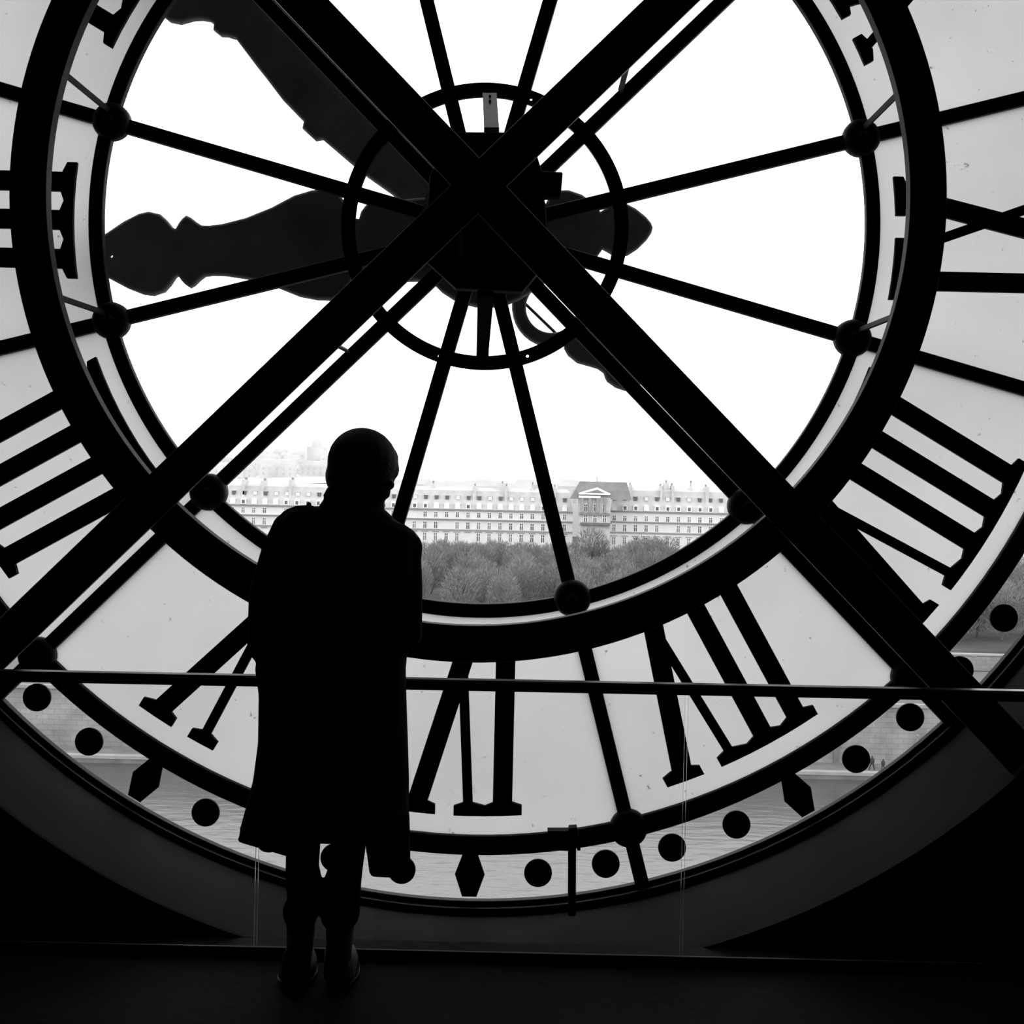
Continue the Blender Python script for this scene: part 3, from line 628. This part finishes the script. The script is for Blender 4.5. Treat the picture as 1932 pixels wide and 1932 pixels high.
part('cornice', 'line', pv, x0, x1, 469.2, 470.2, zz - 5.9, zz - 5.2); part('balcony', 'shade', pv, x0 + .5, x1, 468.6, 470.2, zz - 9.4, zz - 8.6)
for k in range(3):
    put('window', WM['b'][1], pv, x0 + 2.3 + k * 3.2, 469.9, zz - 4.6); put('window', WM['b'][1], pv, x0 + 2.3 + k * 3.2, 469.9, zz - 8.3)
part('chimney', 'pot', pv, pc_[0] - .2, pc_[0] + .5, 475, 476.5, zz + 3, pz(1128, 898)[1])
# roofs and towers further off, and the hill
def house(X, Y, wd, dp_, z0, hgt, rf, label, grp, nm='house'):
    o = empty(nm, (X, Y, z0), label, 'building', grp); part('wall', 'far', o, X - wd, X + wd, Y, Y + dp_, z0, z0 + hgt)
    g = MB(); t = z0 + hgt
    g.hexa([Vector((X - wd, Y, t)), Vector((X + wd, Y, t)), Vector((X + wd, Y + dp_, t)), Vector((X - wd, Y + dp_, t)), Vector((X - wd * .8, Y + dp_ * .4, t + rf)), Vector((X + wd * .8, Y + dp_ * .4, t + rf)), Vector((X + wd * .8, Y + dp_ * .6, t + rf)), Vector((X - wd * .8, Y + dp_ * .6, t + rf))])
    g.build('roof', M['farroof'], o)
    nw = max(2, int(wd / 3))
    g = MB()
    for i in range(nw):
        for j in range(2):
            x = X - wd + (i + .5) * 2 * wd / nw; g.box(x - .8, x + .8, Y - .3, Y, t - 4 - j * 5, t - 1.8 - j * 5)
    g.build('windows', M['slate'], o); o.children[-1]['kind'] = 'stuff'
for i in range(17):
    px = 765 + i * 21 + random.uniform(-6, 6); Y = 700 + (i * 7 % 17) * 22; top = P(px, random.uniform(903, 913) + (px - 900) * .012, Y)
    house(top.x, Y, random.uniform(6, 11), 16, ZG, top.z - ZG - 3.5, 3.5, 'pale distant roof rising just above the long apartment block', 'distant roofs above the blocks')
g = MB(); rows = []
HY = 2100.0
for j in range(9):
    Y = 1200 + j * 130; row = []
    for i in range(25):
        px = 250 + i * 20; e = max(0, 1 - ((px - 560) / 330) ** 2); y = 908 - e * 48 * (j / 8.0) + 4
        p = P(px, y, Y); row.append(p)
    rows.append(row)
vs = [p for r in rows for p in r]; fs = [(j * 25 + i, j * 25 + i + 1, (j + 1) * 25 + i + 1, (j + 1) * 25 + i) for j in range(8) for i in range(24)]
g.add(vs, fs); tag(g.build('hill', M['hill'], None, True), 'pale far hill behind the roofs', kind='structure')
hs = []
for i in range(400):
    if len(hs) == 36: break
    j = random.uniform(.15, 1); px = random.uniform(415, 640); Y = 1200 + j * 8 * 130; e = max(0, 1 - ((px - 560) / 330) ** 2); y = 912 - e * 48 * j
    p = P(px, y, Y); wd = random.uniform(8, 20)
    if (Y > 2080 and 570 < px < 622) or any(abs(p.x - a) < wd + b + 1 and abs(Y - c) < 24 for a, b, c in hs): continue
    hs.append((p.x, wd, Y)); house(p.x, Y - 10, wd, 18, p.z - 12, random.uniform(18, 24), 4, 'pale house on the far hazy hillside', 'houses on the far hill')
p = P(596, 838, 2150); bs = empty('hilltop_church', (p.x, 2150, p.z - 20), 'pale domed church on top of the far hill', 'church')
g = MB(); g.box(p.x - 14, p.x + 14, 2150, 2180, p.z - 25, p.z - 4); g.build('nave', M['far'], bs)
g = MB(); g.ball((p.x, 2160, p.z - 2), (8, 8, 15), nu=14, nv=10); g.build('dome', M['far'], bs, True)
g = MB(); g.tube([(p.x, 2160, p.z + 10), (p.x, 2160, p.z + 17)], [1.5, .6], 8); g.build('lantern', M['far'], bs)

# bare garden trees
def tree_mesh(seed):
    r = random.Random(seed); g = MB(); t = MB()
    t.tube([(0, 0, 0), (r.uniform(-.2, .2), 0, .28), (r.uniform(-.3, .3), 0, .55)], [.022, .017, .008], 6)
    for i in range(11):
        a = r.uniform(0, 6.28); z0 = r.uniform(.22, .5); L_ = r.uniform(.18, .34)
        t.tube([(0, 0, z0), (math.cos(a) * L_ * .5, math.sin(a) * L_ * .5, z0 + L_ * .6), (math.cos(a) * L_, math.sin(a) * L_, z0 + L_ * 1.2)], [.009, .006, .003], 4)
    for i in range(2000):
        while True:
            c = Vector((r.uniform(-1, 1), r.uniform(-1, 1), r.uniform(-1, 1)))
            if c.length < 1: break
        base_ = Vector((c.x * .38, c.y * .38, .53 + c.z * .47)); d = (Vector((c.x * .7, c.y * .7, .75)) + Vector((r.uniform(-.5, .5), r.uniform(-.5, .5), r.uniform(-.3, .4)))).normalized() * r.uniform(.05, .11)
        s = d.cross(Vector((r.uniform(-1, 1), r.uniform(-1, 1), r.uniform(-1, 1)))).normalized() * r.uniform(.004, .009)
        g.add([base_ - s, base_ + s, base_ + d + s * .3, base_ + d - s * .3], [(0, 1, 2, 3)])
    return t.mesh('trunk', M['trunk']), g.mesh('twigs', M['twig'])
TM = [tree_mesh(s) for s in range(5)]
spots = []
def place(n, x0, x1, y0, y1, gap, kind):
    c = 0
    for _ in range(n * 60):
        Y = random.uniform(y0, y1); px = random.uniform(x0, x1); X = (px - VX) / F * Y
        if all((X - a) ** 2 + (Y - b_) ** 2 > gap * gap for a, b_, *_r in spots): spots.append((X, Y, px, kind)); c += 1
        if c == n: break
place(80, 200, 1470, 438, 461, 5.0, 0); place(128, 200, 1440, 300, 440, 6.6, 1); place(44, 1735, 1990, 268, 440, 6.0, 2)
for i, (X, Y, px, kind) in enumerate(spots):
    h = random.uniform(10.0, 12.2) if kind else random.uniform(9.3, 10.9)
    if 1085 < px < 1140 and 400 < Y < 452: h += 5
    if 1195 < px < 1260 and Y > 420: h += 2.5
    o = empty('bare_tree', (X, Y, ZG), 'bare grey winter tree in the garden thicket before the pale blocks' if kind < 2 else 'bare grey winter tree beyond the dial edge at the eight', 'tree', 'garden trees' if kind < 2 else 'garden trees beyond the eight')
    tm = TM[i % 5]; rz = random.uniform(0, 6.28)
    for nm, me in (('trunk', tm[0]), ('twigs', tm[1])):
        c = link(nm, me, o); c.matrix_parent_inverse = Matrix.Identity(4); c.scale = (h * random.uniform(.85, 1.05), h * .95, h); c.rotation_euler = (0, 0, rz)
        if nm == 'twigs': c['kind'] = 'stuff'
